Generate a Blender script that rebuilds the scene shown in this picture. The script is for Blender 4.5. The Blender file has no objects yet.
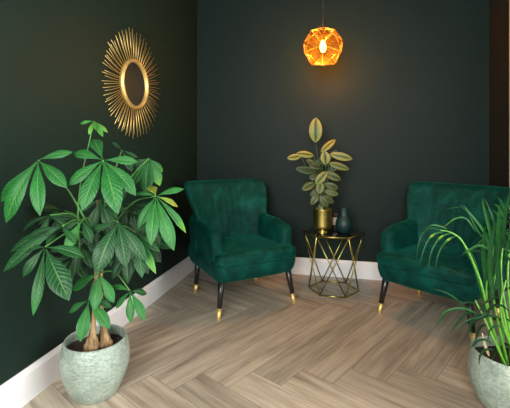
import bpy, bmesh, math, random
from mathutils import Vector, Matrix, noise
PI = math.pi
rnd = random.Random(7)
scene = bpy.context.scene
COL = scene.collection
F = 388.0; CX = 255.0; HY = 148.0; CAMH = 1.15

def at(px, py, Z):
    return Vector(((px - CX) / F * Z, Z, CAMH - (py - HY) / F * Z))

# ------------------------------------------------------------ materials
def new_mat(name):
    m = bpy.data.materials.new(name); m.use_nodes = True
    nt = m.node_tree
    return m, nt, nt.nodes['Principled BSDF'], nt.nodes['Material Output']
def N(nt, typ, **kw):
    n = nt.nodes.new(typ)
    for k, v in kw.items(): setattr(n, k, v)
    return n
def ramp(nt, stops):
    r = nt.nodes.new('ShaderNodeValToRGB')
    e = r.color_ramp.elements
    while len(e) < len(stops): e.new(0.5)
    for el, (p, c) in zip(e, stops):
        el.position = p; el.color = (c[0], c[1], c[2], 1)
    return r
def simple(name, col, rough=.5, metal=0, nscale=0, namt=.15, bump=0, bscale=60, coat=0, spec=.5):
    m, nt, b, o = new_mat(name)
    b.inputs['Specular IOR Level'].default_value = spec
    b.inputs['Base Color'].default_value = (*col, 1)
    b.inputs['Roughness'].default_value = rough
    b.inputs['Metallic'].default_value = metal
    b.inputs['Coat Weight'].default_value = coat
    tc = N(nt, 'ShaderNodeTexCoord')
    nz = N(nt, 'ShaderNodeTexNoise'); nz.inputs['Scale'].default_value = nscale or 8
    nz.inputs['Detail'].default_value = 4
    nt.links.new(tc.outputs['Object'], nz.inputs['Vector'])
    r = ramp(nt, [(.3, [c * (1 - namt) for c in col]), (.7, [min(1, c * (1 + namt)) for c in col])])
    nt.links.new(nz.outputs['Fac'], r.inputs['Fac']); nt.links.new(r.outputs['Color'], b.inputs['Base Color'])
    if bump:
        n2 = N(nt, 'ShaderNodeTexNoise'); n2.inputs['Scale'].default_value = bscale; n2.inputs['Detail'].default_value = 5
        nt.links.new(tc.outputs['Object'], n2.inputs['Vector'])
        bp = N(nt, 'ShaderNodeBump'); bp.inputs['Strength'].default_value = bump; bp.inputs['Distance'].default_value = .01
        nt.links.new(n2.outputs['Fac'], bp.inputs['Height']); nt.links.new(bp.outputs['Normal'], b.inputs['Normal'])
    return m

M = {}
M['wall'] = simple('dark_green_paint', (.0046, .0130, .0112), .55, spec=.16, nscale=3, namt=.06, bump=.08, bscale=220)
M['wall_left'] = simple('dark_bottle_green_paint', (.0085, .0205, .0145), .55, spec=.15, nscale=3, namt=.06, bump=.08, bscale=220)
M['wall_right'] = simple('dark_brown_paint', (.009, .009, .006), .6, nscale=3, namt=.06)
M['white'] = simple('white_gloss_paint', (.72, .71, .73), .35, nscale=5, namt=.03)
M['ceiling'] = simple('matt_ceiling_paint', (.10, .10, .095), .8, nscale=2, namt=.03)
M['plain'] = simple('pale_plaster', (.35, .34, .31), .8, nscale=2, namt=.05)
M['brass'] = simple('brushed_brass', (.62, .50, .16), .33, 1, nscale=30, namt=.1)
M['gold'] = simple('gold_wire', (.78, .56, .20), .45, .75, nscale=20, namt=.12)
M['frame_gold'] = simple('satin_gold_steel', (.42, .36, .10), .35, 1, nscale=20, namt=.12)
M['lamp_wire'] = simple('shaded_brass_wire', (.30, .17, .05), .45, .6)  # brass coloured darker to paint in the unlit front of the wires
M['black_wood'] = simple('black_lacquer_leg', (.012, .010, .010), .3, nscale=30)
M['black_glass'] = simple('black_glass_top', (.008, .010, .010), .06, nscale=3)
M['cable'] = simple('black_cable', (.01, .01, .01), .5)
M['soil'] = simple('potting_soil', (.030, .017, .010), .95, nscale=60, namt=.6, bump=1, bscale=90)
M['vase'] = simple('dark_teal_glaze', (.002, .022, .020), .5, nscale=10, namt=.1, bump=.1, bscale=120)
M['petiole'] = simple('green_petiole', (.045, .15, .028), .5, nscale=20, namt=.3)
M['darkstem'] = simple('dark_green_stem', (.05, .10, .03), .5, nscale=20, namt=.3)
M['palmstem'] = simple('palm_cane', (.11, .33, .035), .42, nscale=25, namt=.35)
M['bulbglass_cap'] = simple('aged_brass_socket', (.25, .16, .05), .4, 1)
M['candle'] = simple('pale_pink_label', (.55, .42, .36), .6)
M['wick'] = simple('candle_dark', (.03, .02, .02), .5)
M['tip_dry'] = simple('dry_sheath', (.55, .42, .25), .7, nscale=40, namt=.2)

# trunk bark
def bark():
    m, nt, b, o = new_mat('money_tree_bark')
    tc = N(nt, 'ShaderNodeTexCoord'); mp = N(nt, 'ShaderNodeMapping'); mp.inputs['Scale'].default_value = (30, 30, 7)
    nt.links.new(tc.outputs['Object'], mp.inputs[0])
    nz = N(nt, 'ShaderNodeTexNoise'); nz.inputs['Scale'].default_value = 1.6; nz.inputs['Detail'].default_value = 6
    nt.links.new(mp.outputs[0], nz.inputs['Vector'])
    r = ramp(nt, [(.3, (.07, .035, .012)), (.5, (.24, .14, .06)), (.72, (.42, .30, .16))])
    nt.links.new(nz.outputs['Fac'], r.inputs['Fac']); nt.links.new(r.outputs['Color'], b.inputs['Base Color'])
    bp = N(nt, 'ShaderNodeBump'); bp.inputs['Strength'].default_value = .6; bp.inputs['Distance'].default_value = .01
    nt.links.new(nz.outputs['Fac'], bp.inputs['Height']); nt.links.new(bp.outputs['Normal'], b.inputs['Normal'])
    b.inputs['Roughness'].default_value = .75
    return m
M['bark'] = bark()

def velvet():
    m, nt, b, o = new_mat('emerald_velvet')
    tc = N(nt, 'ShaderNodeTexCoord')
    n1 = N(nt, 'ShaderNodeTexNoise'); n1.inputs['Scale'].default_value = 9; n1.inputs['Detail'].default_value = 5; n1.inputs['Distortion'].default_value = .8
    nt.links.new(tc.outputs['Object'], n1.inputs['Vector'])
    r = ramp(nt, [(.28, (.0008, .026, .020)), (.52, (.0012, .043, .033)), (.75, (.003, .078, .058))])
    nt.links.new(n1.outputs['Fac'], r.inputs['Fac']); nt.links.new(r.outputs['Color'], b.inputs['Base Color'])
    b.inputs['Roughness'].default_value = .62
    b.inputs['Specular IOR Level'].default_value = .1
    b.inputs['Sheen Weight'].default_value = .12
    b.inputs['Sheen Roughness'].default_value = .38
    b.inputs['Sheen Tint'].default_value = (.05, .75, .55, 1)
    n2 = N(nt, 'ShaderNodeTexNoise'); n2.inputs['Scale'].default_value = 14; n2.inputs['Detail'].default_value = 3
    nt.links.new(tc.outputs['Object'], n2.inputs['Vector'])
    bp = N(nt, 'ShaderNodeBump'); bp.inputs['Strength'].default_value = .45; bp.inputs['Distance'].default_value = .02
    nt.links.new(n2.outputs['Fac'], bp.inputs['Height']); nt.links.new(bp.outputs['Normal'], b.inputs['Normal'])
    return m
M['velvet'] = velvet()

def pot_mat():
    m, nt, b, o = new_mat('sage_hammered_glaze')
    tc = N(nt, 'ShaderNodeTexCoord')
    uv = N(nt, 'ShaderNodeMapping'); uv.inputs['Scale'].default_value = (56, 30, 1)
    nt.links.new(tc.outputs['UV'], uv.inputs[0])
    vo = N(nt, 'ShaderNodeTexVoronoi'); vo.inputs['Scale'].default_value = 1; vo.inputs['Randomness'].default_value = .8
    nt.links.new(uv.outputs[0], vo.inputs['Vector'])
    nz = N(nt, 'ShaderNodeTexNoise'); nz.inputs['Scale'].default_value = 14; nz.inputs['Detail'].default_value = 5
    nt.links.new(tc.outputs['Object'], nz.inputs['Vector'])
    r = ramp(nt, [(.3, (.19, .235, .20)), (.7, (.275, .325, .285))])
    nt.links.new(nz.outputs['Fac'], r.inputs['Fac'])
    r2 = ramp(nt, [(.0, (.82, .85, .82)), (.45, (1, 1, 1)), (.75, (1.0, 1.0, 1.0))])
    r2.color_ramp.elements[2].color = (1.25, 1.25, 1.2, 1)
    nt.links.new(vo.outputs['Distance'], r2.inputs['Fac'])
    mx = N(nt, 'ShaderNodeMixRGB', blend_type='MULTIPLY'); mx.inputs[0].default_value = 1
    nt.links.new(r.outputs['Color'], mx.inputs[1]); nt.links.new(r2.outputs['Color'], mx.inputs[2])
    nt.links.new(mx.outputs[0], b.inputs['Base Color'])
    bp = N(nt, 'ShaderNodeBump'); bp.inputs['Strength'].default_value = .5; bp.inputs['Distance'].default_value = .005
    nt.links.new(vo.outputs['Distance'], bp.inputs['Height']); nt.links.new(bp.outputs['Normal'], b.inputs['Normal'])
    b.inputs['Roughness'].default_value = .36
    return m
M['pot'] = pot_mat()

def leaf_mat(name, cols, vein, nveins=11, rough=.40, transl=.16, veinamt=.42):
    """UV.x across 0..1, UV.y along 0..1; the colour attribute 'tint' sets leaf age, plus shade painted into inner leaves."""
    m, nt, b, o = new_mat(name)
    L = nt.links.new
    tc = N(nt, 'ShaderNodeTexCoord'); sx = N(nt, 'ShaderNodeSeparateXYZ'); L(tc.outputs['UV'], sx.inputs[0])
    at_ = N(nt, 'ShaderNodeAttribute'); at_.attribute_name = 'tint'
    sub = N(nt, 'ShaderNodeMath', operation='SUBTRACT'); L(sx.outputs['X'], sub.inputs[0]); sub.inputs[1].default_value = .5
    ab = N(nt, 'ShaderNodeMath', operation='ABSOLUTE'); L(sub.outputs[0], ab.inputs[0])
    # side veins
    k = N(nt, 'ShaderNodeMath', operation='MULTIPLY_ADD'); L(ab.outputs[0], k.inputs[0]); k.inputs[1].default_value = -.35; L(sx.outputs['Y'], k.inputs[2])
    s = N(nt, 'ShaderNodeMath', operation='MULTIPLY'); L(k.outputs[0], s.inputs[0]); s.inputs[1].default_value = nveins * 2 * PI
    si = N(nt, 'ShaderNodeMath', operation='SINE'); L(s.outputs[0], si.inputs[0])
    p = N(nt, 'ShaderNodeMath', operation='POWER'); 
    h = N(nt, 'ShaderNodeMath', operation='MULTIPLY_ADD'); L(si.outputs[0], h.inputs[0]); h.inputs[1].default_value = .5; h.inputs[2].default_value = .5
    L(h.outputs[0], p.inputs[0]); p.inputs[1].default_value = 5
    mid = N(nt, 'ShaderNodeMapRange'); L(ab.outputs[0], mid.inputs[0]); mid.inputs[1].default_value = .055; mid.inputs[2].default_value = .02
    mxv = N(nt, 'ShaderNodeMath', operation='MAXIMUM'); 
    pv = N(nt, 'ShaderNodeMath', operation='MULTIPLY'); L(p.outputs[0], pv.inputs[0]); pv.inputs[1].default_value = veinamt
    L(pv.outputs[0], mxv.inputs[0]); L(mid.outputs[0], mxv.inputs[1])
    r = ramp(nt, cols); L(at_.outputs['Fac'], r.inputs['Fac'])
    nz = N(nt, 'ShaderNodeTexNoise'); nz.inputs['Scale'].default_value = 30; L(tc.outputs['Object'], nz.inputs['Vector'])
    nr = ramp(nt, [(.3, (.8, .8, .8)), (.7, (1.15, 1.15, 1.15))]); L(nz.outputs['Fac'], nr.inputs['Fac'])
    mm = N(nt, 'ShaderNodeMixRGB', blend_type='MULTIPLY'); mm.inputs[0].default_value = 1
    L(r.outputs['Color'], mm.inputs[1]); L(nr.outputs['Color'], mm.inputs[2])
    mx = N(nt, 'ShaderNodeMixRGB'); L(mxv.outputs[0], mx.inputs[0]); L(mm.outputs[0], mx.inputs[1])
    vb = N(nt, 'ShaderNodeMixRGB'); vb.inputs[0].default_value = .3; L(mm.outputs[0], vb.inputs[1]); vb.inputs[2].default_value = (*vein, 1)
    L(vb.outputs[0], mx.inputs[2])
    L(mx.outputs[0], b.inputs['Base Color'])
    bp = N(nt, 'ShaderNodeBump'); bp.inputs['Strength'].default_value = .6; bp.inputs['Distance'].default_value = .004; bp.invert = True
    L(mxv.outputs[0], bp.inputs['Height']); L(bp.outputs['Normal'], b.inputs['Normal'])
    b.inputs['Roughness'].default_value = rough; b.inputs['Specular IOR Level'].default_value = .27
    tr = N(nt, 'ShaderNodeBsdfTranslucent'); L(mx.outputs[0], tr.inputs['Color'])
    ms = N(nt, 'ShaderNodeMixShader'); ms.inputs[0].default_value = transl
    L(b.outputs[0], ms.inputs[1]); L(tr.outputs[0], ms.inputs[2]); L(ms.outputs[0], o.inputs['Surface'])
    return m
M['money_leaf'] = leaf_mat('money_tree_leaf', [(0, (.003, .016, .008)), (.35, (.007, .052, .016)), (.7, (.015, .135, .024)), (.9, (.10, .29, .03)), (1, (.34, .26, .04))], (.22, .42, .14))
M['palm_leaf'] = leaf_mat('palm_leaflet', [(0, (.003, .018, .009)), (.35, (.006, .040, .013)), (.7, (.014, .115, .020)), (.9, (.07, .26, .03)), (1, (.46, .28, .05))], (.14, .36, .08), nveins=0, veinamt=.0)

def calathea_mat():
    m, nt, b, o = new_mat('cream_variegated_leaf')
    L = nt.links.new
    tc = N(nt, 'ShaderNodeTexCoord'); sx = N(nt, 'ShaderNodeSeparateXYZ'); L(tc.outputs['UV'], sx.inputs[0])
    at_ = N(nt, 'ShaderNodeAttribute'); at_.attribute_name = 'tint'
    sub = N(nt, 'ShaderNodeMath', operation='SUBTRACT'); L(sx.outputs['X'], sub.inputs[0]); sub.inputs[1].default_value = .5
    ab = N(nt, 'ShaderNodeMath', operation='ABSOLUTE'); L(sub.outputs[0], ab.inputs[0])
    nz = N(nt, 'ShaderNodeTexNoise'); nz.inputs['Scale'].default_value = 45; nz.inputs['Detail'].default_value = 3; L(tc.outputs['Object'], nz.inputs['Vector'])
    ad = N(nt, 'ShaderNodeMath', operation='MULTIPLY_ADD'); L(nz.outputs['Fac'], ad.inputs[0]); ad.inputs[1].default_value = .12; L(ab.outputs[0], ad.inputs[2])
    sb = N(nt, 'ShaderNodeMath', operation='SUBTRACT'); L(ad.outputs[0], sb.inputs[0]); sb.inputs[1].default_value = .055
    young = ramp(nt, [(0, (.06, .02, .015)), (.05, (.010, .04, .015)), (.07, (.06, .11, .03)), (.16, (.20, .23, .06)), (.46, (.31, .25, .06))])
    old = ramp(nt, [(0, (.20, .08, .06)), (.05, (.006, .035, .016)), (.20, (.007, .036, .015)), (.31, (.09, .13, .05)), (.39, (.004, .022, .010))])
    L(sb.outputs[0], young.inputs['Fac']); L(sb.outputs[0], old.inputs['Fac'])
    mx = N(nt, 'ShaderNodeMixRGB'); L(at_.outputs['Fac'], mx.inputs[0]); L(old.outputs['Color'], mx.inputs[1]); L(young.outputs['Color'], mx.inputs[2])
    L(mx.outputs[0], b.inputs['Base Color']); b.inputs['Roughness'].default_value = .45; b.inputs['Specular IOR Level'].default_value = .25
    return m
M['calathea'] = calathea_mat()

def floor_mat():
    m, nt, b, o = new_mat('herringbone_oak_vinyl')
    L = nt.links.new
    tc = N(nt, 'ShaderNodeTexCoord'); at_ = N(nt, 'ShaderNodeAttribute'); at_.attribute_name = 'tint'
    # UV is metres along (x) and across (y) each plank, offset per plank
    mp = N(nt, 'ShaderNodeMapping'); mp.inputs['Scale'].default_value = (1.1, 12, 1); L(tc.outputs['UV'], mp.inputs[0])
    n1 = N(nt, 'ShaderNodeTexNoise'); n1.inputs['Scale'].default_value = 1.6; n1.inputs['Detail'].default_value = 7; n1.inputs['Distortion'].default_value = .45; n1.inputs['Roughness'].default_value = .62
    L(mp.outputs[0], n1.inputs['Vector'])
    mp2 = N(nt, 'ShaderNodeMapping'); mp2.inputs['Scale'].default_value = (5, 90, 1); L(tc.outputs['UV'], mp2.inputs[0])
    n2 = N(nt, 'ShaderNodeTexNoise'); n2.inputs['Scale'].default_value = 1; n2.inputs['Detail'].default_value = 4
    L(mp2.outputs[0], n2.inputs['Vector'])
    r = ramp(nt, [(.28, (.20, .148, .110)), (.43, (.365, .308, .240)), (.56, (.475, .412, .325)), (.75, (.58, .51, .41))])
    L(n1.outputs['Fac'], r.inputs['Fac'])
    r2 = ramp(nt, [(.3, (.86, .86, .86)), (.7, (1.08, 1.08, 1.08))]); L(n2.outputs['Fac'], r2.inputs['Fac'])
    mm = N(nt, 'ShaderNodeMixRGB', blend_type='MULTIPLY'); mm.inputs[0].default_value = 1; L(r.outputs['Color'], mm.inputs[1]); L(r2.outputs['Color'], mm.inputs[2])
    r3 = ramp(nt, [(0, (.82, .81, .80)), (1, (1.12, 1.10, 1.08))]); L(at_.outputs['Fac'], r3.inputs['Fac'])
    m3 = N(nt, 'ShaderNodeMixRGB', blend_type='MULTIPLY'); m3.inputs[0].default_value = 1; L(mm.outputs[0], m3.inputs[1]); L(r3.outputs['Color'], m3.inputs[2])
    L(m3.outputs[0], b.inputs['Base Color'])
    rr = ramp(nt, [(.3, (.5, .5, .5)), (.7, (.38, .38, .38))]); L(n1.outputs['Fac'], rr.inputs['Fac']); L(rr.outputs['Color'], b.inputs['Roughness'])
    bp = N(nt, 'ShaderNodeBump'); bp.inputs['Strength'].default_value = .12; bp.inputs['Distance'].default_value = .003
    L(n2.outputs['Fac'], bp.inputs['Height']); L(bp.outputs['Normal'], b.inputs['Normal'])
    return m
M['floor'] = floor_mat()
M['floor_gap'] = simple('plank_joint', (.10, .078, .06), .8)

def mirror_mat():
    m, nt, b, o = new_mat('mirror_silver')
    b.inputs['Base Color'].default_value = (.8, .8, .78, 1); b.inputs['Metallic'].default_value = 1; b.inputs['Roughness'].default_value = .05
    return m
M['mirror'] = mirror_mat()

def glass_mat(name, tint, refl=.1, opac=0, dif=(1, .5, .1)):
    m, nt, b, o = new_mat(name)
    L = nt.links.new; nt.nodes.remove(b)
    t = N(nt, 'ShaderNodeBsdfTransparent'); t.inputs[0].default_value = (*tint, 1)
    g = N(nt, 'ShaderNodeBsdfGlossy'); g.inputs['Roughness'].default_value = .03; g.inputs[0].default_value = (1, .9, .7, 1)
    fr = N(nt, 'ShaderNodeFresnel'); fr.inputs[0].default_value = 1.5
    ms = N(nt, 'ShaderNodeMixShader'); L(fr.outputs[0], ms.inputs[0]); L(t.outputs[0], ms.inputs[1]); L(g.outputs[0], ms.inputs[2])
    last = ms
    if opac:
        tr = N(nt, 'ShaderNodeBsdfTranslucent'); tr.inputs[0].default_value = (*dif, 1)
        m2 = N(nt, 'ShaderNodeMixShader'); m2.inputs[0].default_value = opac; L(ms.outputs[0], m2.inputs[1]); L(tr.outputs[0], m2.inputs[2]); last = m2
    L(last.outputs[0], o.inputs['Surface'])
    return m
M['amber'] = glass_mat('amber_glass', (1.0, .66, .27), opac=.02, dif=(1, .42, .06))
M['window_glass'] = glass_mat('clear_window_glass', (.95, .97, .96))
def emit(name, col, s):
    m, nt, b, o = new_mat(name)
    b.inputs['Base Color'].default_value = (*col, 1)
    b.inputs['Emission Color'].default_value = (*col, 1); b.inputs['Emission Strength'].default_value = s
    return m
M['bulb'] = emit('glowing_bulb', (1.0, .50, .13), 60)

# ------------------------------------------------------------ mesh helpers
def link(name, me, mat, parent=None, smooth=True):
    if isinstance(me, bmesh.types.BMesh):
        bm = me; me = bpy.data.meshes.new(name); bm.to_mesh(me); bm.free()
    o = bpy.data.objects.new(name, me); COL.objects.link(o)
    for m in (mat if isinstance(mat, (list, tuple)) else [mat]): me.materials.append(m)
    if smooth:
        for p in me.polygons: p.use_smooth = True
    if parent: o.parent = parent
    return o
def thing(name, label, cat, loc=(0, 0, 0), rz=0, group=None):
    o = bpy.data.objects.new(name, None); COL.objects.link(o); o.empty_display_size = .1
    o.location = loc; o.rotation_euler = (0, 0, rz); o['label'] = label; o['category'] = cat
    if group: o['group'] = group
    return o
def tag(o, label, cat, group=None):
    o['label'] = label; o['category'] = cat
    if group: o['group'] = group
    return o
def shift(pts, loc): return [p - Vector(loc) for p in pts]

def tube(bm, pts, rad, n=8, caps=True):
    pts = [Vector(p) for p in pts]
    if not isinstance(rad, (list, tuple)): rad = [rad] * len(pts)
    t0 = (pts[1] - pts[0]).normalized()
    ref = Vector((0, 0, 1)) if abs(t0.z) < .9 else Vector((1, 0, 0))
    nrm = t0.cross(ref).normalized(); rings = []
    for i, p in enumerate(pts):
        a = pts[max(0, i - 1)]; b = pts[min(len(pts) - 1, i + 1)]
        t = (b - a).normalized()
        nrm = (nrm - t * nrm.dot(t)).normalized(); bi = t.cross(nrm)
        rings.append([bm.verts.new(p + (nrm * math.cos(k / n * 2 * PI) + bi * math.sin(k / n * 2 * PI)) * rad[i]) for k in range(n)])
    for a, b in zip(rings, rings[1:]):
        for k in range(n): bm.faces.new((a[k], a[(k + 1) % n], b[(k + 1) % n], b[k]))
    if caps:
        bm.faces.new(rings[0][::-1]); bm.faces.new(rings[-1])
def spline(cps, n=10):
    """Catmull-Rom through control points"""
    cps = [Vector(c) for c in cps]
    P = [cps[0] * 2 - cps[1]] + cps + [cps[-1] * 2 - cps[-2]]
    out = []
    for i in range(1, len(P) - 2):
        a, b, c, d = P[i - 1:i + 3]
        for k in range(n):
            t = k / n
            out.append(.5 * ((2 * b) + (c - a) * t + (2 * a - 5 * b + 4 * c - d) * t * t + (3 * b - a - 3 * c + d) * t ** 3))
    out.append(cps[-1]); return out
def lathe(bm, prof, n=48, uv=False):
    rings = []
    for r, z in prof:
        rings.append([bm.verts.new((r * math.cos(k / n * 2 * PI), r * math.sin(k / n * 2 * PI), z)) for k in range(n)] if r > 1e-6 else [bm.verts.new((0, 0, z))])
    lay = bm.loops.layers.uv.verify() if uv else None
    for j, (a, b) in enumerate(zip(rings, rings[1:])):
        for k in range(n):
            if len(a) == 1 and len(b) == 1: continue
            if len(a) == 1: f = bm.faces.new((a[0], b[(k + 1) % n], b[k]))
            elif len(b) == 1: f = bm.faces.new((a[k], a[(k + 1) % n], b[0]))
            else: f = bm.faces.new((a[k], a[(k + 1) % n], b[(k + 1) % n], b[k]))
            if lay:
                for lp in f.loops:
                    kk = k + (1 if lp.vert in (a[(k + 1) % n] if len(a) > 1 else None, b[(k + 1) % n] if len(b) > 1 else None) else 0)
                    lp[lay].uv = (kk / n, lp.vert.co.z * 3.2)
def box(bm, x0, x1, y0, y1, z0, z1):
    v = [bm.verts.new((x, y, z)) for x in (x0, x1) for y in (y0, y1) for z in (z0, z1)]
    for f in ((0, 1, 3, 2), (4, 6, 7, 5), (0, 4, 5, 1), (2, 3, 7, 6), (0, 2, 6, 4), (1, 5, 7, 3)):
        bm.faces.new([v[i] for i in f])
def rbox(c, h, r, n=14, deform=None):
    """dense rounded box as a bmesh"""
    bm = bmesh.new(); c = Vector(c)
    for ax in range(3):
        for s in (-1, 1):
            g = []
            for i in range(n + 1):
                row = []
                for j in range(n + 1):
                    p = [0, 0, 0]; p[ax] = s; p[(ax + 1) % 3] = math.sin((i / n * 2 - 1) * PI / 2) * .35 + (i / n * 2 - 1) * .65; p[(ax + 2) % 3] = math.sin((j / n * 2 - 1) * PI / 2) * .35 + (j / n * 2 - 1) * .65
                    q = Vector([p[k] * h[k] for k in range(3)])
                    core = Vector([max(-(h[k] - r[k]), min(h[k] - r[k], q[k])) for k in range(3)])
                    d = Vector([(q[k] - core[k]) / max(r[k], 1e-6) for k in range(3)])
                    if d.length > 1e-6: d.normalize()
                    q = Vector([core[k] + d[k] * r[k] for k in range(3)])
                    row.append(bm.verts.new(q))
                g.append(row)
            for i in range(n):
                for j in range(n):
                    f = (g[i][j], g[i + 1][j], g[i + 1][j + 1], g[i][j + 1])
                    bm.faces.new(f if s > 0 else f[::-1])
    bmesh.ops.remove_doubles(bm, verts=bm.verts, dist=1e-4)
    for v in bm.verts:
        u = Vector([v.co[k] / h[k] for k in range(3)])
        p = v.co + c
        v.co = deform(p, u) if deform else p
    bmesh.ops.recalc_face_normals(bm, faces=bm.faces)
    return bm

class Leaves:
    def __init__(s): s.bm = bmesh.new(); s.uv = s.bm.loops.layers.uv.verify(); s.tl = s.bm.verts.layers.float.new('tint')
    def leaf(s, base, tip, width, nrm, bow=.1, fold=.12, tint=.5, shape='ob', n=10, tiptint=None, twist=0, droop=0, wav=0):
        base = Vector(base); tip = Vector(tip); d = tip - base; Ln = d.length; t = d.normalized()
        nrm = Vector(nrm); nrm = (nrm - t * nrm.dot(t)).normalized(); side = t.cross(nrm)
        rows = []; m = 6
        for i in range(n + 1):
            v = i / n
            if shape == 'ob': w = (math.sin(PI * v ** 1.45) ** .92) * 1.02
            elif shape == 'lin': w = min(1, (v / .12) ** .6) * (1 - v ** 3) ** .9 if v > 0 else .25
            else: w = math.sin(PI * v ** .95) ** .62
            w = max(w, .0) * width / 2
            if i == 0: w = width * .04
            if i == n: w = width * .006
            c = base + d * v + nrm * (bow * Ln * math.sin(PI * v) * (1 if shape != 'lin' else 1)) + Vector((0, 0, -droop * Ln * (v ** 2 - v)))
            a = twist * v; sd = side * math.cos(a) + nrm * math.sin(a); nn = nrm * math.cos(a) - side * math.sin(a)
            row = []
            for j in range(m + 1):
                u = j / m * 2 - 1
                rip = wav * w * math.sin(v * 22 + (1.5 if u > 0 else 0)) * abs(u) ** 2
                vv = s.bm.verts.new(c + sd * (u * w) + nn * (abs(u) * w * fold * 2 - (abs(u) ** 2.5) * w * .35 + rip))
                tt = tint if tiptint is None else tint + (tiptint - tint) * max(0, v - .45) / .55
                vv[s.tl] = tt
                row.append(vv)
            rows.append(row)
        for i in range(n):
            for j in range(m):
                f = s.bm.faces.new((rows[i][j], rows[i][j + 1], rows[i + 1][j + 1], rows[i + 1][j]))
                for lp, (jj, ii) in zip(f.loops, ((j, i), (j + 1, i), (j + 1, i + 1), (j, i + 1))): lp[s.uv].uv = (jj / m, ii / n)
    def done(s, name, mat, parent):
        if parent:
            for v in s.bm.verts: v.co -= Vector(parent.location)
        return link(name, s.bm, mat, parent)

# ------------------------------------------------------------ the room
K = Vector((-.565, 3.78)); A = math.radians(13.3)
ES = Vector((math.cos(A), -math.sin(A))); ET = Vector((-math.sin(A), -math.cos(A)))
def P(s, t, z=0): q = K + ES * s + ET * t; return Vector((q.x, q.y, z))
RW, RL, RH = 2.56, 5.0, 2.8
def rbx(bm, s0, s1, t0, t1, z0, z1):
    v = [bm.verts.new(P(s, t, z)) for s in (s0, s1) for t in (t0, t1) for z in (z0, z1)]
    for f in ((0, 1, 3, 2), (4, 6, 7, 5), (0, 4, 5, 1), (2, 3, 7, 6), (0, 2, 6, 4), (1, 5, 7, 3)): bm.faces.new([v[i] for i in f])
def struct(name, boxes, mat, bev=0):
    bm = bmesh.new()
    for b in boxes: rbx(bm, *b)
    bmesh.ops.recalc_face_normals(bm, faces=bm.faces)
    if bev: bmesh.ops.bevel(bm, geom=bm.edges[:], offset=bev, segments=2, affect='EDGES')
    o = link(name, bm, mat, smooth=False); o['kind'] = 'structure'; return o
T = .12
DS, DE, DH = .53, 1.39, 2.3      # doorway in the right wall
VS, VE, VB, VT = 1.75, 3.75, .12, 2.05
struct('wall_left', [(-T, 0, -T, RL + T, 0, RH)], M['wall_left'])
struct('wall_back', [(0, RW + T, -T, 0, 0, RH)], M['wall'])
struct('wall_right', [(RW, RW + T, 0, DS, 0, RH), (RW, RW + T, DE, VS, 0, RH), (RW, RW + T, VE, RL + T, 0, RH), (RW, RW + T, VS, VE, 0, VB), (RW, RW + T, VS, VE, VT, RH), (RW, RW + T, DS, DE, DH, RH)], M['wall_right'])
WS, WE, WB, WT = .10, 2.10, .75, 2.60
struct('wall_front', [(0, WS, RL, RL + T, 0, RH), (WE, RW, RL, RL + T, 0, RH), (WS, WE, RL, RL + T, 0, WB), (WS, WE, RL, RL + T, WT, RH)], M['plain'])
struct('ceiling', [(-T, RW + T, -T, RL + T, RH, RH + .1)], M['ceiling'])
BH, BT = .150, .018
def skirting(name, a, b, inward):
    """profiled board from point a to b (xy), inward = unit normal into the room"""
    prof = [(0, 0), (BT, 0), (BT, BH - .022), (BT - .004, BH - .014), (BT - .009, BH - .006), (BT - .012, BH), (0, BH)]
    bm = bmesh.new(); e = []
    for p in (a, b): e.append([bm.verts.new((p.x + inward.x * d, p.y + inward.y * d, z)) for d, z in prof])
    n = len(prof)
    for k in range(n): bm.faces.new((e[0][k], e[0][(k + 1) % n], e[1][(k + 1) % n], e[1][k]))
    bm.faces.new(e[0][::-1]); bm.faces.new(e[1]); bmesh.ops.recalc_face_normals(bm, faces=bm.faces)
    o = link(name, bm, M['white'], smooth=False); o['kind'] = 'structure'
skirting('baseboard_left', P(0, BT), P(0, RL), ES)
skirting('baseboard_back', P(0, 0), P(RW - .0, 0), ET)
skirting('baseboard_right', P(RW, BT), P(RW, DS - .065), -ES)
# white door with its casing, right wall
struct('trim_1', [(RW - .022, RW, DS - .065, DS, 0, DH + .065), (RW - .022, RW, DE, DE + .065, 0, DH + .065), (RW - .022, RW, DS, DE, DH, DH + .065)], M['white'])
dr = struct('door_1', [(RW + .03, RW + .07, DS + .004, DE - .004, .01, DH - .004),
    (RW + .018, RW + .03, DS + .004, DS + .11, .01, DH - .004), (RW + .018, RW + .03, DE - .11, DE - .004, .01, DH - .004),
    (RW + .018, RW + .03, DS + .11, DE - .11, .01, .2), (RW + .018, RW + .03, DS + .11, DE - .11, DH - .12, DH - .004), (RW + .018, RW + .03, DS + .11, DE - .11, .95, 1.08)], M['white'])
bm = bmesh.new(); hp = P(RW, DE - .055, 1.02)
e1 = Vector((-ES.x, -ES.y, 0)); e2 = Vector((-ET.x, -ET.y, 0))
tube(bm, [hp + e1 * -.02, hp + e1 * .04], .011, 10); tube(bm, [hp + e1 * .036 - e2 * .008, hp + e1 * .036 + e2 * .11], .008, 10)
link('door_handle', bm, M['brass'], dr)
# window behind the camera
wf = struct('window_1', [(WS, WE, RL + .03, RL + .09, WB, WB + .05), (WS, WE, RL + .03, RL + .09, WT - .05, WT), (WS, WS + .05, RL + .03, RL + .09, WB + .05, WT - .05), (WE - .05, WE, RL + .03, RL + .09, WB + .05, WT - .05), ((WS + WE) / 2 - .025, (WS + WE) / 2 + .025, RL + .03, RL + .09, WB + .05, WT - .05)], M['white'])
bm = bmesh.new(); rbx(bm, WS + .05, WE - .05, RL + .055, RL + .061, WB + .05, WT - .05); bmesh.ops.recalc_face_normals(bm, faces=bm.faces)
link('window_glass', bm, M['window_glass'], wf, False)

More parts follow.
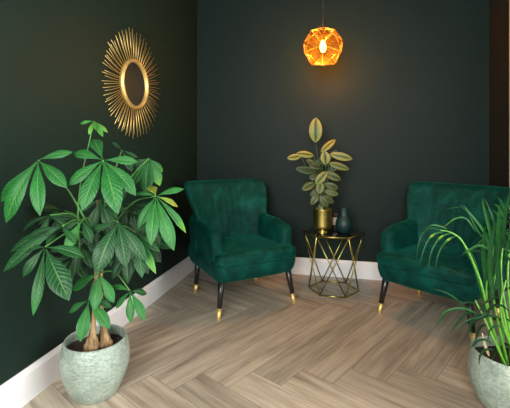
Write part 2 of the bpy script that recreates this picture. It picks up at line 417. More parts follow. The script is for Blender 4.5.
a_, b_ = RW + .03, RW + .09
wf = struct('window_2', [(a_, b_, VS, VE, VB, VB + .05), (a_, b_, VS, VE, VT - .05, VT), (a_, b_, VS, VS + .05, VB + .05, VT - .05), (a_, b_, VE - .05, VE, VB + .05, VT - .05), (a_, b_, (VS + VE) / 2 - .025, (VS + VE) / 2 + .025, VB + .05, VT - .05)], M['white'])
bm = bmesh.new(); rbx(bm, RW + .055, RW + .061, VS + .05, VE - .05, VB + .05, VT - .05); bmesh.ops.recalc_face_normals(bm, faces=bm.faces)
link('window_glass', bm, M['window_glass'], wf, False)

# herringbone floor: planks .2 x 1.2 m, chevrons pointing left
def build_floor():
    W, Ln = .182, 1.2; g = .0010
    bm = bmesh.new(); uv = bm.loops.layers.uv.verify(); tl = bm.faces.layers.float.new('tint')
    rot = math.radians(3.5 + 45); u = Vector((math.cos(rot), math.sin(rot))); v = Vector((math.sin(rot), -math.cos(rot)))   # u up-right, v down-right
    O = Vector((-.012, 1.996)); r = random.Random(11)
    def plank(o, a, b):      # corner o, length dir a, width dir b
        q = [o + a * g + b * g, o + a * (Ln - g) + b * g, o + a * (Ln - g) + b * (W - g), o + a * g + b * (W - g)]
        if min((p - Vector((.5, 2))).length for p in q) > 5: return
        vs = [bm.verts.new((p.x, p.y, 0)) for p in q]
        f = bm.faces.new(vs); f[tl] = r.random(); off = Vector((r.uniform(0, 50), r.uniform(0, 50)))
        for lp, c in zip(f.loops, ((0, 0), (Ln, 0), (Ln, W), (0, W))): lp[uv].uv = (c[0] + off.x, c[1] + off.y)
        f.normal_update()
        if f.normal.z < 0: f.normal_flip()
    # unit: A plank along u from k*(W u + W v); B plank along v; strips repeat along (L u - L v)/...
    for k in range(-30, 31):
        for j in range(-6, 7):
            o = O + (u + v) * (W * k) + (u - v) * (Ln * j)
            plank(o, u, v)                       # A: from the apex up-right, thickness along v
            plank(o + v * W, v, u)               # B: starts below A's end, runs down-right
    # cut at the room's rectangle
    for s, t, n in ((0, 0, -ES), (RW + .1, 0, ES), (0, 0, -ET), (0, RL, ET)):
        c = P(s, t); geom = bm.verts[:] + bm.edges[:] + bm.faces[:]
        bmesh.ops.bisect_plane(bm, geom=geom, plane_co=c, plane_no=(n.x, n.y, 0), clear_outer=True)
    fl = [bm.verts.new(P(s, t, -.0015)) for s, t in ((-.1, -.1), (RW + .1, -.1), (RW + .1, RL + .1), (-.1, RL + .1))]
    f = bm.faces.new(fl); f.material_index = 1
    f.normal_update()
    if f.normal.z < 0: f.normal_flip()
    f2 = bm.faces.new([bm.verts.new(q.co + Vector((0, 0, -.1))) for q in fl]); f2.material_index = 1
    me = bpy.data.meshes.new('floor'); bm.to_mesh(me); bm.free()
    o = link('floor', me, [M['floor'], M['floor_gap']], smooth=False); o['kind'] = 'structure'
build_floor()

# ------------------------------------------------------------ armchair
def sstep(a, b, x):
    t = max(0, min(1, (x - a) / (b - a))); return t * t * (3 - 2 * t)
def make_chair():
    root = thing('armchair', '', 'armchair')
    V = M['velvet']
    # seat base, rounded, front slightly bowed
    def d_base(p, u):
        k = 1 - .05 * sstep(.2, -1, u.z)
        return Vector((p.x * k, p.y * k - .018 * (1 - u.x ** 2) * sstep(0, -1, u.y), p.z + .012 * (u.x ** 2) * 0))
    link('seat_base', rbox((0, .015, .314), (.326, .312, .086), (.05, .05, .045), 16, d_base), V, root)
    def d_cush(p, u):
        k = 1 + .17 * sstep(-.205, -.232, p.y); p = Vector((p.x * k, p.y, p.z))
        z = p.z + (.018 * (1 - u.x ** 2) * (1 - u.y ** 2) if u.z > 0 else 0)
        return Vector((p.x, p.y - .028 * (1 - u.x ** 2) * sstep(0, -1, u.y), z))
    cu = link('seat_cushion', rbox((0, -.035, .383), (.272, .272, .045), (.030, .035, .035), 34, d_cush), V, root)
    bm = bmesh.new()
    pts = []
    for i in range(41):
        x = -.302 + .604 * i / 40
        pts.append(Vector((x, -.307 + .012 * 0 - .028 * (1 - (x / .312) ** 2) + .03 * sstep(.26, .305, abs(x)), .362)))
    tube(bm, pts, .0055, 8)
    link('piping', bm, V, cu)
    # backrest: flared wings, dipped top, vertical channels
    def d_back(p, u):
        hgt = (p.z - .34) / .52
        wsc = 1.0 - .125 * math.exp(-((hgt - .50) / .22) ** 2) + .02 * sstep(.7, 1, hgt) - .02 * sstep(.5, 0, hgt)
        x = p.x * wsc
        wing = .135 * abs(u.x) ** 3.2 * (1 - .25 * sstep(.6, 1, hgt))
        y = p.y - wing + .20 * hgt * hgt * .55 + .05 * hgt
        if u.y < 0 and abs(u.x) < .62 and u.z < .95:      # channels on the front
            c = abs(math.sin(x / .058 * PI))
            y += .006 * (1 - c) ** 2.2 * sstep(.95, .8, u.z) * sstep(.62, .5, abs(u.x))
        z = p.z + (.006 * abs(u.x) ** 2.4 + .008) * sstep(.2, 1, u.z)
        return Vector((x, y, z))
    link('backrest', rbox((0, .235, .60), (.352, .062, .268), (.05, .055, .045), 72, d_back), V, root)
    for s in (-1, 1):
        def d_arm(p, u, s=s):
            f = (p.y + .220) / .48                      # 0 at front .. 1 at back
            z = p.z
            if u.z > -.5:
                k = (u.z + .5) / 1.5
                z += k * (-.030 * sstep(.45, 0, f) + .045 * sstep(.62, 1.05, f))
            x = p.x + s * .016 * sstep(.32, .58, p.z) - s * .012 * (1 - abs(u.y))
            return Vector((x, p.y - .012 * (1 - u.z ** 2) * sstep(0, -1, u.y), z))
        link('arm', rbox((s * .277, .022, .450), (.052, .240, .150), (.046, .055, .055), 18, d_arm), V, root)
    for sx in (-1, 1):
        for sy in (-1, 1):
            top = Vector((sx * .265, sy * .235 - .01, .262)); foot = Vector((sx * (.303 if sy < 0 else .275), -.280 if sy < 0 else .245, 0))
            if sy > 0: foot.y += .02
            bm = bmesh.new(); c = foot.lerp(top, .27)
            tube(bm, [top, top.lerp(c, .5), c], [.0250, .0210, .0165], 16)
            lg = link('leg', bm, M['black_wood'], root)
            bm = bmesh.new()
            tube(bm, [foot.lerp(top, .262), foot.lerp(top, .275), foot.lerp(top, .004), foot.lerp(top, 0)], [.0165, .0172, .0130, .0120], 16)
            fe = link('ferrule', bm, M['gold'], lg); fe['label'] = 'brass leg tip'
    return root
def copy_tree(o, parent=None):
    c = o.copy(); COL.objects.link(c); c.parent = parent
    for ch in list(o.children): copy_tree(ch, c)
    return c
ch1 = make_chair()
ch1.location = (-.108, 2.985, 0); ch1.rotation_euler.z = math.radians(28)
ch1['label'] = 'emerald velvet armchair standing in the room corner left of the hexagonal side table'
ch1['group'] = 'velvet armchairs'
ch2 = copy_tree(ch1)
ch2.location = (1.275, 2.665, 0); ch2.rotation_euler.z = math.radians(-48)
ch2['label'] = 'emerald velvet armchair partly hidden behind the potted palm on the right'

# ------------------------------------------------------------ side table
TB = Vector((.637, 3.155, 0)); TR = math.radians(-13)
def make_table():
    root = thing('side_table', 'hexagonal side table with black glass top and crossed gold wire legs', 'side table', TB, TR)
    def hexp(r, z): return [Vector((r * math.cos(math.radians(60 * k)), r * math.sin(math.radians(60 * k)), z)) for k in range(6)]
    top = hexp(.240, .468); bot = hexp(.198, .006)
    def bar(a, b, r=.0055):
        bm = bmesh.new(); d = (b - a).normalized(); tube(bm, [a - d * r * .5, b + d * r * .5], r, 8); return bm
    for nm, ring, r in (('top_frame', top, .0065), ('base_frame', bot, .006)):
        bm = bmesh.new()
        for k in range(6):
            a, b = ring[k], ring[(k + 1) % 6]; d = (b - a).normalized(); tube(bm, [a - d * r * .5, b + d * r * .5], r, 8)
        link(nm, bm, M['frame_gold'], root)
    bm = bmesh.new(); h = hexp(.234, .468)
    lo = [bm.verts.new(p) for p in h]; hi = [bm.verts.new(p + Vector((0, 0, .008))) for p in h]
    bm.faces.new(lo[::-1]); bm.faces.new(hi)
    for k in range(6): bm.faces.new((lo[k], lo[(k + 1) % 6], hi[(k + 1) % 6], hi[k]))
    link('tabletop', bm, M['black_glass'], root, False)
    for k in range(6):
        link('strut', bar(top[k], bot[(k + 1) % 6], .0048), M['frame_gold'], root)
        link('strut', bar(top[(k + 1) % 6], bot[k], .0048), M['frame_gold'], root)
make_table()
TZ = .476

# ------------------------------------------------------------ planters
def planter(parent, k=1):
    prof = [(0, 0), (.085, 0), (.100, .004), (.112, .016), (.134, .06), (.152, .105), (.164, .155), (.1655, .20), (.160, .245), (.150, .285), (.146, .293), (.141, .293), (.143, .283), (.150, .245), (.152, .22), (.150, .19), (.10, .12), (0, .11)]
    prof = [(r * k, z * .89) for r, z in prof]
    bm = bmesh.new(); lathe(bm, prof, 64, True); bmesh.ops.recalc_face_normals(bm, faces=bm.faces)
    link('planter', bm, M['pot'], parent)
    bm = bmesh.new()
    lathe(bm, [(0, .185), (0, .214), (.04, .218), (.09, .216), (.13, .212), (.1495, .210), (.150, .185)], 40)
    for v in bm.verts: v.co.x *= k; v.co.y *= k
    for v in bm.verts:
        if v.co.z > .208: v.co.z += .006 * noise.noise(v.co * 40)
    bmesh.ops.recalc_face_normals(bm, faces=bm.faces)
    link('soil', bm, M['soil'], parent)

# ------------------------------------------------------------ money tree
PT = Vector((-.750, 1.825, 0))
mt = thing('potted_money_tree', 'money tree with five-fingered leaves in a sage green planter by left wall', 'potted plant', PT)
planter(mt, .93)
def zwall(px):
    u = (px - CX) / F
    t = (-.565 - 3.78 * u) / (math.sin(A) - math.cos(A) * u)
    return 3.78 - math.cos(A) * t
LV = Leaves(); stems = bmesh.new()
TRUNK_TOP = at(98, 262, 1.76)
crown = Vector((PT.x, PT.y, 0))
def petiole(a, b, r=.003, sag=.04, mid=None):
    a = Vector(a); b = Vector(b); d = (b - a)
    m1 = a.lerp(b, .5) + Vector((0, 0, sag)) if mid is None else Vector(mid)
    pts = spline([a, m1, b], 6); n = len(pts)
    tube(stems, shift(pts, PT), [r * 1.5 - (r * .6) * i / n for i in range(n)], 6)
def palm_leaf(c, Z, tips, hub=None, tint=.55, wr=.37, wscale=.77, jit=.10, stem=True):
    cp = at(c[0], c[1], Z)
    if stem: petiole(hub if hub else at(100, 225, 1.78), cp)
    view = (Vector((0, 0, CAMH)) - cp).normalized()
    for tp in tips:
        dz = tp[2] if len(tp) > 2 else 0
        tt = tp[3] if len(tp) > 3 else tint + rnd.uniform(-.12, .12)
        w = tp[4] if len(tp) > 4 else wr
        Zt = min(Z + dz, zwall(tp[0]) - .07)
        e = at(tp[0], tp[1], Zt); L = (e - cp).length
        n = (view * .75 + Vector((rnd.uniform(-.25, .25), 0, .5 + rnd.uniform(-.2, .3)))).normalized()
        tiptint = None
        if len(tp) > 5: tiptint = tp[5]
        st = cp.lerp(e, .04)
        LV.leaf(st, e, L * w * wscale, n, bow=rnd.uniform(.05, .11), fold=rnd.uniform(.10, .26), tint=max(0, min(1, tt)), tiptint=tiptint, twist=rnd.uniform(-.25, .25), wav=.06)
H1 = at(92, 232, 1.76); H2 = at(112, 215, 1.80)
Tt = TRUNK_TOP
# upper left
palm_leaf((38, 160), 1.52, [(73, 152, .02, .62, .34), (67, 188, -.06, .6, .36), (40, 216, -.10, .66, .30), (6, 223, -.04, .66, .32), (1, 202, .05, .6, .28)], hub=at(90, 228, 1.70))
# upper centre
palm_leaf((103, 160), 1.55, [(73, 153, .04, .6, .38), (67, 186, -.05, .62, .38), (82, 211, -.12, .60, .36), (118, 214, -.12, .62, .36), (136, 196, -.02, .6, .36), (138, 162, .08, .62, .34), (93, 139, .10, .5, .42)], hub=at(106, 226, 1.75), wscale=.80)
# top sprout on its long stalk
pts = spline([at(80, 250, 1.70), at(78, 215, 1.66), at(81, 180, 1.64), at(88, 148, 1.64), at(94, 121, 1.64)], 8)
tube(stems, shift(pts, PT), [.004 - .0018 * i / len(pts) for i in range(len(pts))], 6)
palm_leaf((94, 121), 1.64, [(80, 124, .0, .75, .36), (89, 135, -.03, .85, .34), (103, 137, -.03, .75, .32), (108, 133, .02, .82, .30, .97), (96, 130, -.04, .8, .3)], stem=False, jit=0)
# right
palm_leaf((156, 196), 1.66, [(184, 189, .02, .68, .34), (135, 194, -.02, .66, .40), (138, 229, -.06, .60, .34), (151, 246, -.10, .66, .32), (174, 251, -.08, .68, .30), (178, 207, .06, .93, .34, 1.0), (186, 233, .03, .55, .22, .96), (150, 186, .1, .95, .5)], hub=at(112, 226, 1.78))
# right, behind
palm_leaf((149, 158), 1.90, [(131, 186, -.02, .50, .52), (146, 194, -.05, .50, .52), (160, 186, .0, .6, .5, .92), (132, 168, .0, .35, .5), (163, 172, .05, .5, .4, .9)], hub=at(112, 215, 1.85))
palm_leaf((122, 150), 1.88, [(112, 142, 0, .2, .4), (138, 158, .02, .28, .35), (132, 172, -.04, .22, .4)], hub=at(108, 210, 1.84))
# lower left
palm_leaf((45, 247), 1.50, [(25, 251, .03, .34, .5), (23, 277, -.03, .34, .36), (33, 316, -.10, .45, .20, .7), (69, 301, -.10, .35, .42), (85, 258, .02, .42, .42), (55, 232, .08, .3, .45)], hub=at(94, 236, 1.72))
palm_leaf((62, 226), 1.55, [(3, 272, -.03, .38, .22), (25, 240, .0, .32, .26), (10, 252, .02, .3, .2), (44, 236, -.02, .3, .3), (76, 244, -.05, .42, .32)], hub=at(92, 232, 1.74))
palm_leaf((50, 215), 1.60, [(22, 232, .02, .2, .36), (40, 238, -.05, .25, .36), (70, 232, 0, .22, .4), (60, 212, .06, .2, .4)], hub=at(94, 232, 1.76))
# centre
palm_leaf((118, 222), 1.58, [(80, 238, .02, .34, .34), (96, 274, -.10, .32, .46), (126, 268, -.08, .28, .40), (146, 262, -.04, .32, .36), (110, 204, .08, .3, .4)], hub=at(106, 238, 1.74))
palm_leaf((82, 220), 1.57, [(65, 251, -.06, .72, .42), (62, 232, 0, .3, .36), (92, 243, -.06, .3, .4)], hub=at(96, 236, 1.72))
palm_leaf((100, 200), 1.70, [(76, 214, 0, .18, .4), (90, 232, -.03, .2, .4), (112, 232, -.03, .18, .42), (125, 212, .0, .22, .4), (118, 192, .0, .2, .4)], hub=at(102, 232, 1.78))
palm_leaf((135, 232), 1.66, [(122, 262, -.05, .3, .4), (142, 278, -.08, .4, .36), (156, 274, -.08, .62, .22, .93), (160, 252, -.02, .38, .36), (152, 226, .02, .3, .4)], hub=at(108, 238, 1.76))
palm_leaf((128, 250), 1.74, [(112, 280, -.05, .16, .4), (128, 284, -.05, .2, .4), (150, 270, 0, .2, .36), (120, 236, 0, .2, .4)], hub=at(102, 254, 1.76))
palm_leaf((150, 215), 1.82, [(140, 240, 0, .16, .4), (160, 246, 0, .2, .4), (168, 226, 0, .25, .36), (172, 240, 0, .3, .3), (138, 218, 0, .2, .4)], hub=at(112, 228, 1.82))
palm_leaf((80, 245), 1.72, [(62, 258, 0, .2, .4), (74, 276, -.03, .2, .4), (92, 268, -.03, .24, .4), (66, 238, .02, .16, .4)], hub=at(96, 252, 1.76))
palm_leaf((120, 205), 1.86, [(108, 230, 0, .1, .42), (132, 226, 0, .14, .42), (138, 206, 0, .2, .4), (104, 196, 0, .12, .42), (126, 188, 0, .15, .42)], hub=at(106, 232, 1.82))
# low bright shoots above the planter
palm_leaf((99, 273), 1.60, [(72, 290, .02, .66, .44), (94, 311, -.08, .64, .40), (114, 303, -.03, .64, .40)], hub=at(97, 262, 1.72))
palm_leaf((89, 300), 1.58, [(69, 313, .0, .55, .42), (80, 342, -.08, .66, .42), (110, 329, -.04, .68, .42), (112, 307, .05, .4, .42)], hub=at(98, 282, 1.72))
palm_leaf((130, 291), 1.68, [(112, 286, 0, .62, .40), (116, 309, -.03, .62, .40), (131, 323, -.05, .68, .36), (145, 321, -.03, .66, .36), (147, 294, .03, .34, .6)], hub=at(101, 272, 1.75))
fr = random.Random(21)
for i in range(15):  # inner filler leaves, tinted dark to stand in for shade in the crown
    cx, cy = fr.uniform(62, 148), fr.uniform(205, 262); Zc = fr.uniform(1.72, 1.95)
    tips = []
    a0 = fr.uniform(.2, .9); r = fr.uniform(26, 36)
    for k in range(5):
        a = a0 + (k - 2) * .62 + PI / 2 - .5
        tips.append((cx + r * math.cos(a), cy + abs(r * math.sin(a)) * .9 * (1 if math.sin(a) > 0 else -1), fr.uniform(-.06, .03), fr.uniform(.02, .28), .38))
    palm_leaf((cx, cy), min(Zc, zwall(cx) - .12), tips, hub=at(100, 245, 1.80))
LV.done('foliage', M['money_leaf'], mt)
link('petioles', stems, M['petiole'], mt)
# swollen trunks
for base, up, top, r0 in ((Vector((-.010, -.02, .20)), Vector((.000, -.01, .42)), at(97, 262, 1.76) - PT, .041), (Vector((.050, .005, .20)), Vector((.025, .01, .40)), at(101, 258, 1.79) - PT, .034), (Vector((.02, .05, .20)), Vector((.01, .03, .42)), at(94, 258, 1.81) - PT, .03)):
    pts = spline([base, base.lerp(up, .22) + Vector((0, 0, .01)), base.lerp(up, .6), up, top], 7); n = len(pts)
    bm = bmesh.new()
    rr = []
    for i in range(n):
        f = i / (n - 1); rr.append(r0 * (.27 + .73 * math.exp(-(max(0, f - .08) / .22) ** 2)) * (.92 + .08 * math.sin(i * 1.9)))
    tube(bm, pts, rr, 14)
    link('trunk', bm, M['bark'], mt)
bm = bmesh.new()
for a, b, r in ((at(97, 262, 1.76), H1, .009), (at(101, 258, 1.79), H2, .009), (at(97, 262, 1.76), at(97, 200, 1.78), .008), (at(94, 258, 1.81), at(112, 226, 1.80), .008)):
    pts = spline([a, a.lerp(b, .5) + Vector((.006, 0, 0)), b], 5); tube(bm, shift(pts, PT), [r - r * .4 * i / len(pts) for i in range(len(pts))], 8)
link('branches', bm, M['bark'], mt)

# ------------------------------------------------------------ palm on the right
PP = Vector((1.112, 1.70, 0))
pl = thing('potted_palm', 'feathery green palm in a sage green planter at the right edge', 'potted plant', PP)
planter(pl, .98)
LV = Leaves(); st = bmesh.new(); prnd = random.Random(5)
def strip(pts3, width, tint, tiptint=None, nrm=None, spot=None):
    """a long curved leaflet following points"""
    pts = spline(pts3, 5); n = len(pts); bm = LV.bm; rows = []
    for i, p in enumerate(pts):
        t = (pts[min(n - 1, i + 1)] - pts[max(0, i - 1)]).normalized()
        nn = Vector(nrm) if nrm else (Vector((0, 0, CAMH)) - p).normalized() * .8 + Vector((0, 0, .5))
        sd = t.cross(nn).normalized(); n2 = sd.cross(t)
        v = i / (n - 1)
        w = .76 * width / 2 * min(1, .35 + v * 4) * max(.02, (1 - v ** 2.6)) ** .9
        row = []; tb = tint if tiptint is None else tint + (tiptint - tint) * v ** 1.5
        if spot is not None: tb = tb + (1 - tb) * math.exp(-((v - spot) / .09) ** 2)
        for j in range(5):
            u = j / 2 - 1
            vv = bm.verts.new(p + sd * u * w + n2 * (abs(u) * w * .35)); vv[LV.tl] = tb
            row.append(vv)
        rows.append(row)
    for i in range(n - 1):
        for j in range(4):
            f = bm.faces.new((rows[i][j], rows[i][j + 1], rows[i + 1][j + 1], rows[i + 1][j]))
            for lp, (jj, ii) in zip(f.loops, ((j, i), (j + 1, i), (j + 1, i + 1), (j, i + 1))): lp[LV.uv].uv = (jj / 4, ii / n)
def cane(pts, r0=.006, r1=.0025):
    q = spline(pts, 8); n = len(q)
    tube(st, shift(q, PP), [r0 + (r1 - r0) * i / n for i in range(n)], 7); return q
def frond(pts, n=9, ll=.20, start=.5, tint=.5, wid=.018, r0=.0055, r1=.0018, up=.35, end=True, left=True, right=True, droop=.5):
    q = cane(pts, r0, r1); m = len(q)
    for k in range(n):
        f = start + (1 - start) * k / n; i = min(m - 2, int(f * (m - 1)))
        p = q[i]; t = (q[i + 1] - q[i]).normalized()
        sdv = t.cross(Vector((0, -1, .3))).normalized()
        for s in (-1, 1):
            if (s < 0 and not left) or (s > 0 and not right): continue
            L = ll * (1 - .35 * abs(k / n - .3)) * prnd.uniform(.85, 1.15)
            d = (sdv * s * .75 + t * .75 + Vector((prnd.uniform(-.15, .15), prnd.uniform(-.25, .15), up * .3))).normalized()
            a = p; b = p + d * L * .5; c = p + d * L * .92 + Vector((0, 0, -droop * L * .42))
            strip([a, b, c], wid * prnd.uniform(.8, 1.15), max(0, min(1, tint + prnd.uniform(-.2, .2))))
    if end: strip([q[-2], q[-1] + (q[-1] - q[-3]).normalized() * ll * .5, q[-1] + (q[-1] - q[-3]).normalized() * ll * .8 + Vector((0, 0, -.03))], wid, tint)
B = lambda dx, dy: PP + Vector((dx, dy, .205))
# frond arching to the left with drooping fingers, dry yellow patches
q = cane([B(-.03, -.02), at(490, 320, 1.66), at(480, 280, 1.62), at(464, 244, 1.60), at(452, 233, 1.60), at(440, 230, 1.60)], .006, .002)
for a, m1, m2, e, tt, tip, sp in (
    ((441, 230), (429, 229), (420, 240), (416, 261), .42, .3, None), ((446, 231), (432, 236), (424, 250), (419, 268), .5, .35, .33), ((452, 233), (440, 238), (431, 254), (428, 273), .55, .35, .30),
    ((456, 236), (446, 242), (438, 256), (435, 273), .5, .35, .24), ((447, 229), (438, 226), (430, 226), (423, 233), .6, .4, None)):
    strip([at(*a, 1.60), at(*m1, 1.585), at(*m2, 1.575), at(*e, 1.57)], .012, tt, tip, spot=sp)
strip([at(476, 232, 1.66), at(466, 219, 1.64), at(455, 219, 1.63), at(444, 227, 1.62)], .012, .5, .98)
# broad leaflets climbing from the canes
for pts, w, tt in (
    ([(484, 300), (474, 262), (466, 246)], .024, .62), ([(486, 312), (478, 276), (463, 246)], .020, .66),
    ([(492, 262), (486, 236), (470, 214), (460, 206)], .020, .60), ([(484, 240), (476, 228), (466, 208), (459, 206)], .013, .55),
    ([(460, 207), (452, 208), (446, 209)], .006, .5),
    ([(496, 262), (490, 232), (484, 208), (482, 198)], .020, .62), ([(492, 240), (494, 222), (488, 206), (483, 197)], .012, .4),
    ([(497, 262), (498, 236), (499, 215), (500, 203)], .022, .62), ([(500, 262), (503, 236), (506, 212), (510, 193)], .024, .5),
    ([(505, 265), (510, 240), (517, 215), (524, 196)], .022, .5), ([(490, 264), (480, 252), (470, 252), (460, 256)], .016, .4),
    ([(494, 252), (480, 246), (470, 250), (462, 254)], .018, .55), ([(497, 250), (486, 240), (478, 244), (466, 256)], .014, .4),
    ([(500, 250), (506, 242), (512, 244), (520, 254)], .018, .45), ([(498, 262), (506, 258), (514, 264), (520, 276)], .018, .3),
    ([(489, 300), (484, 262), (484, 236), (486, 226)], .026, .5), ([(494, 300), (490, 268), (492, 240), (496, 226)], .026, .45),
    ([(500, 300), (498, 262), (500, 240), (504, 228)], .024, .42), ([(488, 290), (494, 262), (500, 246), (508, 236)], .022, .3),
    ([(468, 278), (456, 272), (446, 268), (439, 266)], .012, .25),
    ([(474, 314), (462, 304), (448, 294), (434, 289)], .017, .42), ([(476, 313), (462, 309), (446, 312), (435, 328)], .016, .55),
    ([(478, 314), (466, 314), (458, 322), (451, 333)], .016, .42), ([(482, 314), (474, 318), (470, 328), (474, 342)], .014, .36),
    ([(484, 312), (476, 304), (466, 303), (456, 308)], .018, .18), ([(490, 312), (480, 318), (470, 320), (458, 328)], .018, .3),
    ([(486, 313), (494, 306), (502, 306), (510, 312)], .018, .3), ([(488, 316), (498, 320), (505, 318), (513, 324)], .018, .25),
    ([(492, 344), (484, 340), (476, 342), (470, 350)], .016, .25), ([(494, 350), (486, 350), (480, 356), (479, 366)], .014, .3),
    ([(498, 346), (496, 352), (492, 360), (494, 370)], .014, .35), ([(500, 348), (506, 344), (512, 350), (514, 358)], .014, .3),
    ([(500, 318), (488, 316), (474, 322), (466, 336)], .016, .15), ([(490, 326), (482, 326), (477, 334), (476, 346)], .015, .25),
    ([(506, 300), (496, 298), (484, 304), (478, 316)], .017, .1), ([(502, 292), (510, 288), (516, 296), (519, 308)], .017, .15),
    ([(504, 330), (497, 326), (490, 330), (487, 344)], .012, .45)):
    Zs = prnd.uniform(1.56, 1.74)
    strip([at(x, y, Zs - .03 * i) for i, (x, y) in enumerate(pts)], w, tt)
# upright canes
for b, p2, p3, tt in (((-.02, 0), (492, 290), (493, 245), 0), ((.0, -.02), (497, 280), (499, 232), 0), ((.02, .0), (502, 285), (503, 240), 0), ((-.035, .01), (487, 300), (490, 262), 0),
                      ((.03, .02), (508, 285), (511, 235), 0), ((-.01, .03), (494, 300), (497, 262), 0), ((-.04, -.03), (484, 318), (475, 300), 0), ((.01, -.035), (501, 315), (506, 280), 0)):
    Z = 1.70 + b[1]
    cane([B(b[0], b[1] - .03), at(*p2, Z - .06), at(*p3, Z - .06)], .0052, .0026)
# fronds further back and to the right, past the frame
for pts, n, ll, tt in (
    ([B(.02, .02), at(512, 280, 1.74), at(525, 220, 1.74), at(548, 190, 1.70)], 8, .2, .5),
    ([B(.03, .0), at(520, 290, 1.66), at(545, 240, 1.62), at(575, 235, 1.55)], 8, .2, .5),
    ([B(.0, .03), at(500, 270, 1.80), at(503, 230, 1.84), at(508, 205, 1.86)], 6, .15, .4)):
    frond(pts, n, ll, .45, tt)
LV.done('foliage', M['palm_leaf'], pl)
link('canes', st, M['palmstem'], pl)
bm = bmesh.new(); tube(bm, shift(spline([at(489, 356, 1.66), at(485, 345, 1.65), at(482, 333, 1.64)], 4), PP), [.003, .005, .006, .006, .0055, .005, .004, .003, .0015], 8)
link('dry_sheath', bm, M['tip_dry'], pl)

# ------------------------------------------------------------ calathea in brass pot
def on_table(px, Z): return Vector(((px - CX) / F * Z, Z, TZ))
CP = on_table(322.6, 3.08)
ca = thing('potted_calathea', 'cream-edged leafy plant in a shiny brass footed pot on the side table', 'potted plant', CP)
bm = bmesh.new()
lathe(bm, [(0, 0), (.042, 0), (.048, .004), (.047, .010), (.038, .018), (.036, .024), (.050, .032), (.066, .040), (.0735, .052), (.0755, .07), (.0755, .185), (.078, .190), (.078, .196), (.0735, .196), (.072, .185), (.072, .10), (0, .09)], 48)
bmesh.ops.recalc_face_normals(bm, faces=bm.faces)
link('pot', bm, M['brass'], ca)
bm = bmesh.new(); lathe(bm, [(0, .16), (0, .176), (.03, .178), (.0715, .174), (.0715, .16)], 32); bmesh.ops.recalc_face_normals(bm, faces=bm.faces); link('soil', bm, M['soil'], ca)
LV = Leaves(); cs = bmesh.new(); cr = random.Random(3); CZ = 3.08
def cal(b, e, w, dz=0, de=0, tint=1.0, nv=None):
    bp = at(*b, CZ + dz); ep = at(*e, CZ + dz + de)
    n = nv or ((Vector((0, 0, CAMH)) - bp).normalized() + Vector((cr.uniform(-.2, .2), 0, cr.uniform(0, .5))))
    LV.leaf(bp, ep, .88 * w * CZ / F, n, bow=cr.uniform(.03, .09), fold=cr.uniform(.05, .3), tint=tint, shape='el', wav=.04)
    root = CP + Vector((cr.uniform(-.03, .03), cr.uniform(-.02, .03), .175))
    mid = root.lerp(bp, .55) + Vector((0, .0, .02))
    pts = spline([root, mid, bp], 6); tube(cs, shift(pts, CP), .0022, 6)
for a in (((315.6, 142.5), (315.8, 117.5), 15, .02, 0, 1), ((321, 152), (335.5, 139.5), 8, .0, .03, .95), ((301, 156), (287, 158.5), 7, -.02, -.03, 1), ((314, 155.5), (296, 153.5), 8, 0, -.02, 1),
          ((330, 154), (352.5, 159), 9, .0, -.02, 1), ((326, 164.5), (324.5, 151), 11, -.05, 0, 1), ((329, 163), (349.5, 169.5), 8, -.02, 0, .55), ((316, 172), (295.5, 168.5), 10, -.03, -.03, .05),
          ((316, 166), (306, 160), 8, .02, 0, .1), ((315.6, 184), (327, 171.5), 9, -.06, 0, .8), ((325, 173), (341, 180), 9, -.05, 0, .3), ((315, 183), (302, 190), 9, -.04, -.02, .35),
          ((321, 168), (309, 165), 9, -.04, -.02, .1), ((325, 184), (338.5, 189), 8, -.05, 0, .2), ((324, 191), (338.5, 194.5), 8, -.05, -.02, .3), ((321, 182), (319, 194), 9, -.07, -.02, .5),
          ((323, 196), (334, 203), 8, -.04, 0, .1), ((318, 194), (311, 205), 8, -.03, 0, .3), ((320, 196), (328, 207), 8, -.06, 0, .2), ((330, 171), (338, 164), 9, .03, 0, .0),
          ((318, 176), (309, 178), 9, .0, 0, .1), ((326, 178), (333, 171), 9, -.02, 0, .2), ((330, 158), (337, 150), 7, .04, 0, .1), ((322, 203), (319, 211), 7, -.05, -.01, .1), ((325, 200), (317, 200), 7, .02, 0, .0),
          ((322, 160), (314, 166), 9, .03, 0, .0), ((328, 188), (333, 198), 8, 0, 0, .0), ((319, 188), (310, 196), 8, 0.02, 0, .1), ((319, 158), (330, 166), 10, .05, 0, .0), ((322, 176), (324, 190), 9, .0, 0, .1)):
    cal(*a)
LV.done('foliage', M['calathea'], ca); link('stems', cs, M['darkstem'], ca)

# ------------------------------------------------------------ vase + candle
VP = on_table(344, 3.09)
bm = bmesh.new()
lathe(bm, [(0, 0), (.034, 0), (.042, .005), (.058, .030), (.0645, .058), (.065, .080), (.060, .105), (.048, .128), (.039, .140), (.036, .150), (.0355, .185), (.0365, .203), (.0375, .207), (.034, .207), (.032, .195), (.032, .16), (.03, .12), (0, .06)], 48)
bmesh.ops.recalc_face_normals(bm, faces=bm.faces)
v = link('vase', bm, M['vase']); v.location = VP; v.scale = (1.03, 1.03, .95)
tag(v, 'round dark teal ceramic vase with narrow neck on the side table', 'vase')
KP = on_table(335.6, 3.24)
cj = thing('candle_jar', 'small dark candle jar with pale pink label behind the vase', 'candle', KP)
bm = bmesh.new(); lathe(bm, [(0, 0), (.024, 0), (.026, .003), (.026, .108), (.0275, .110), (.0275, .128), (.025, .130), (0, .130)], 32); bmesh.ops.recalc_face_normals(bm, faces=bm.faces)
link('jar', bm, M['wick'], cj)
bm = bmesh.new()
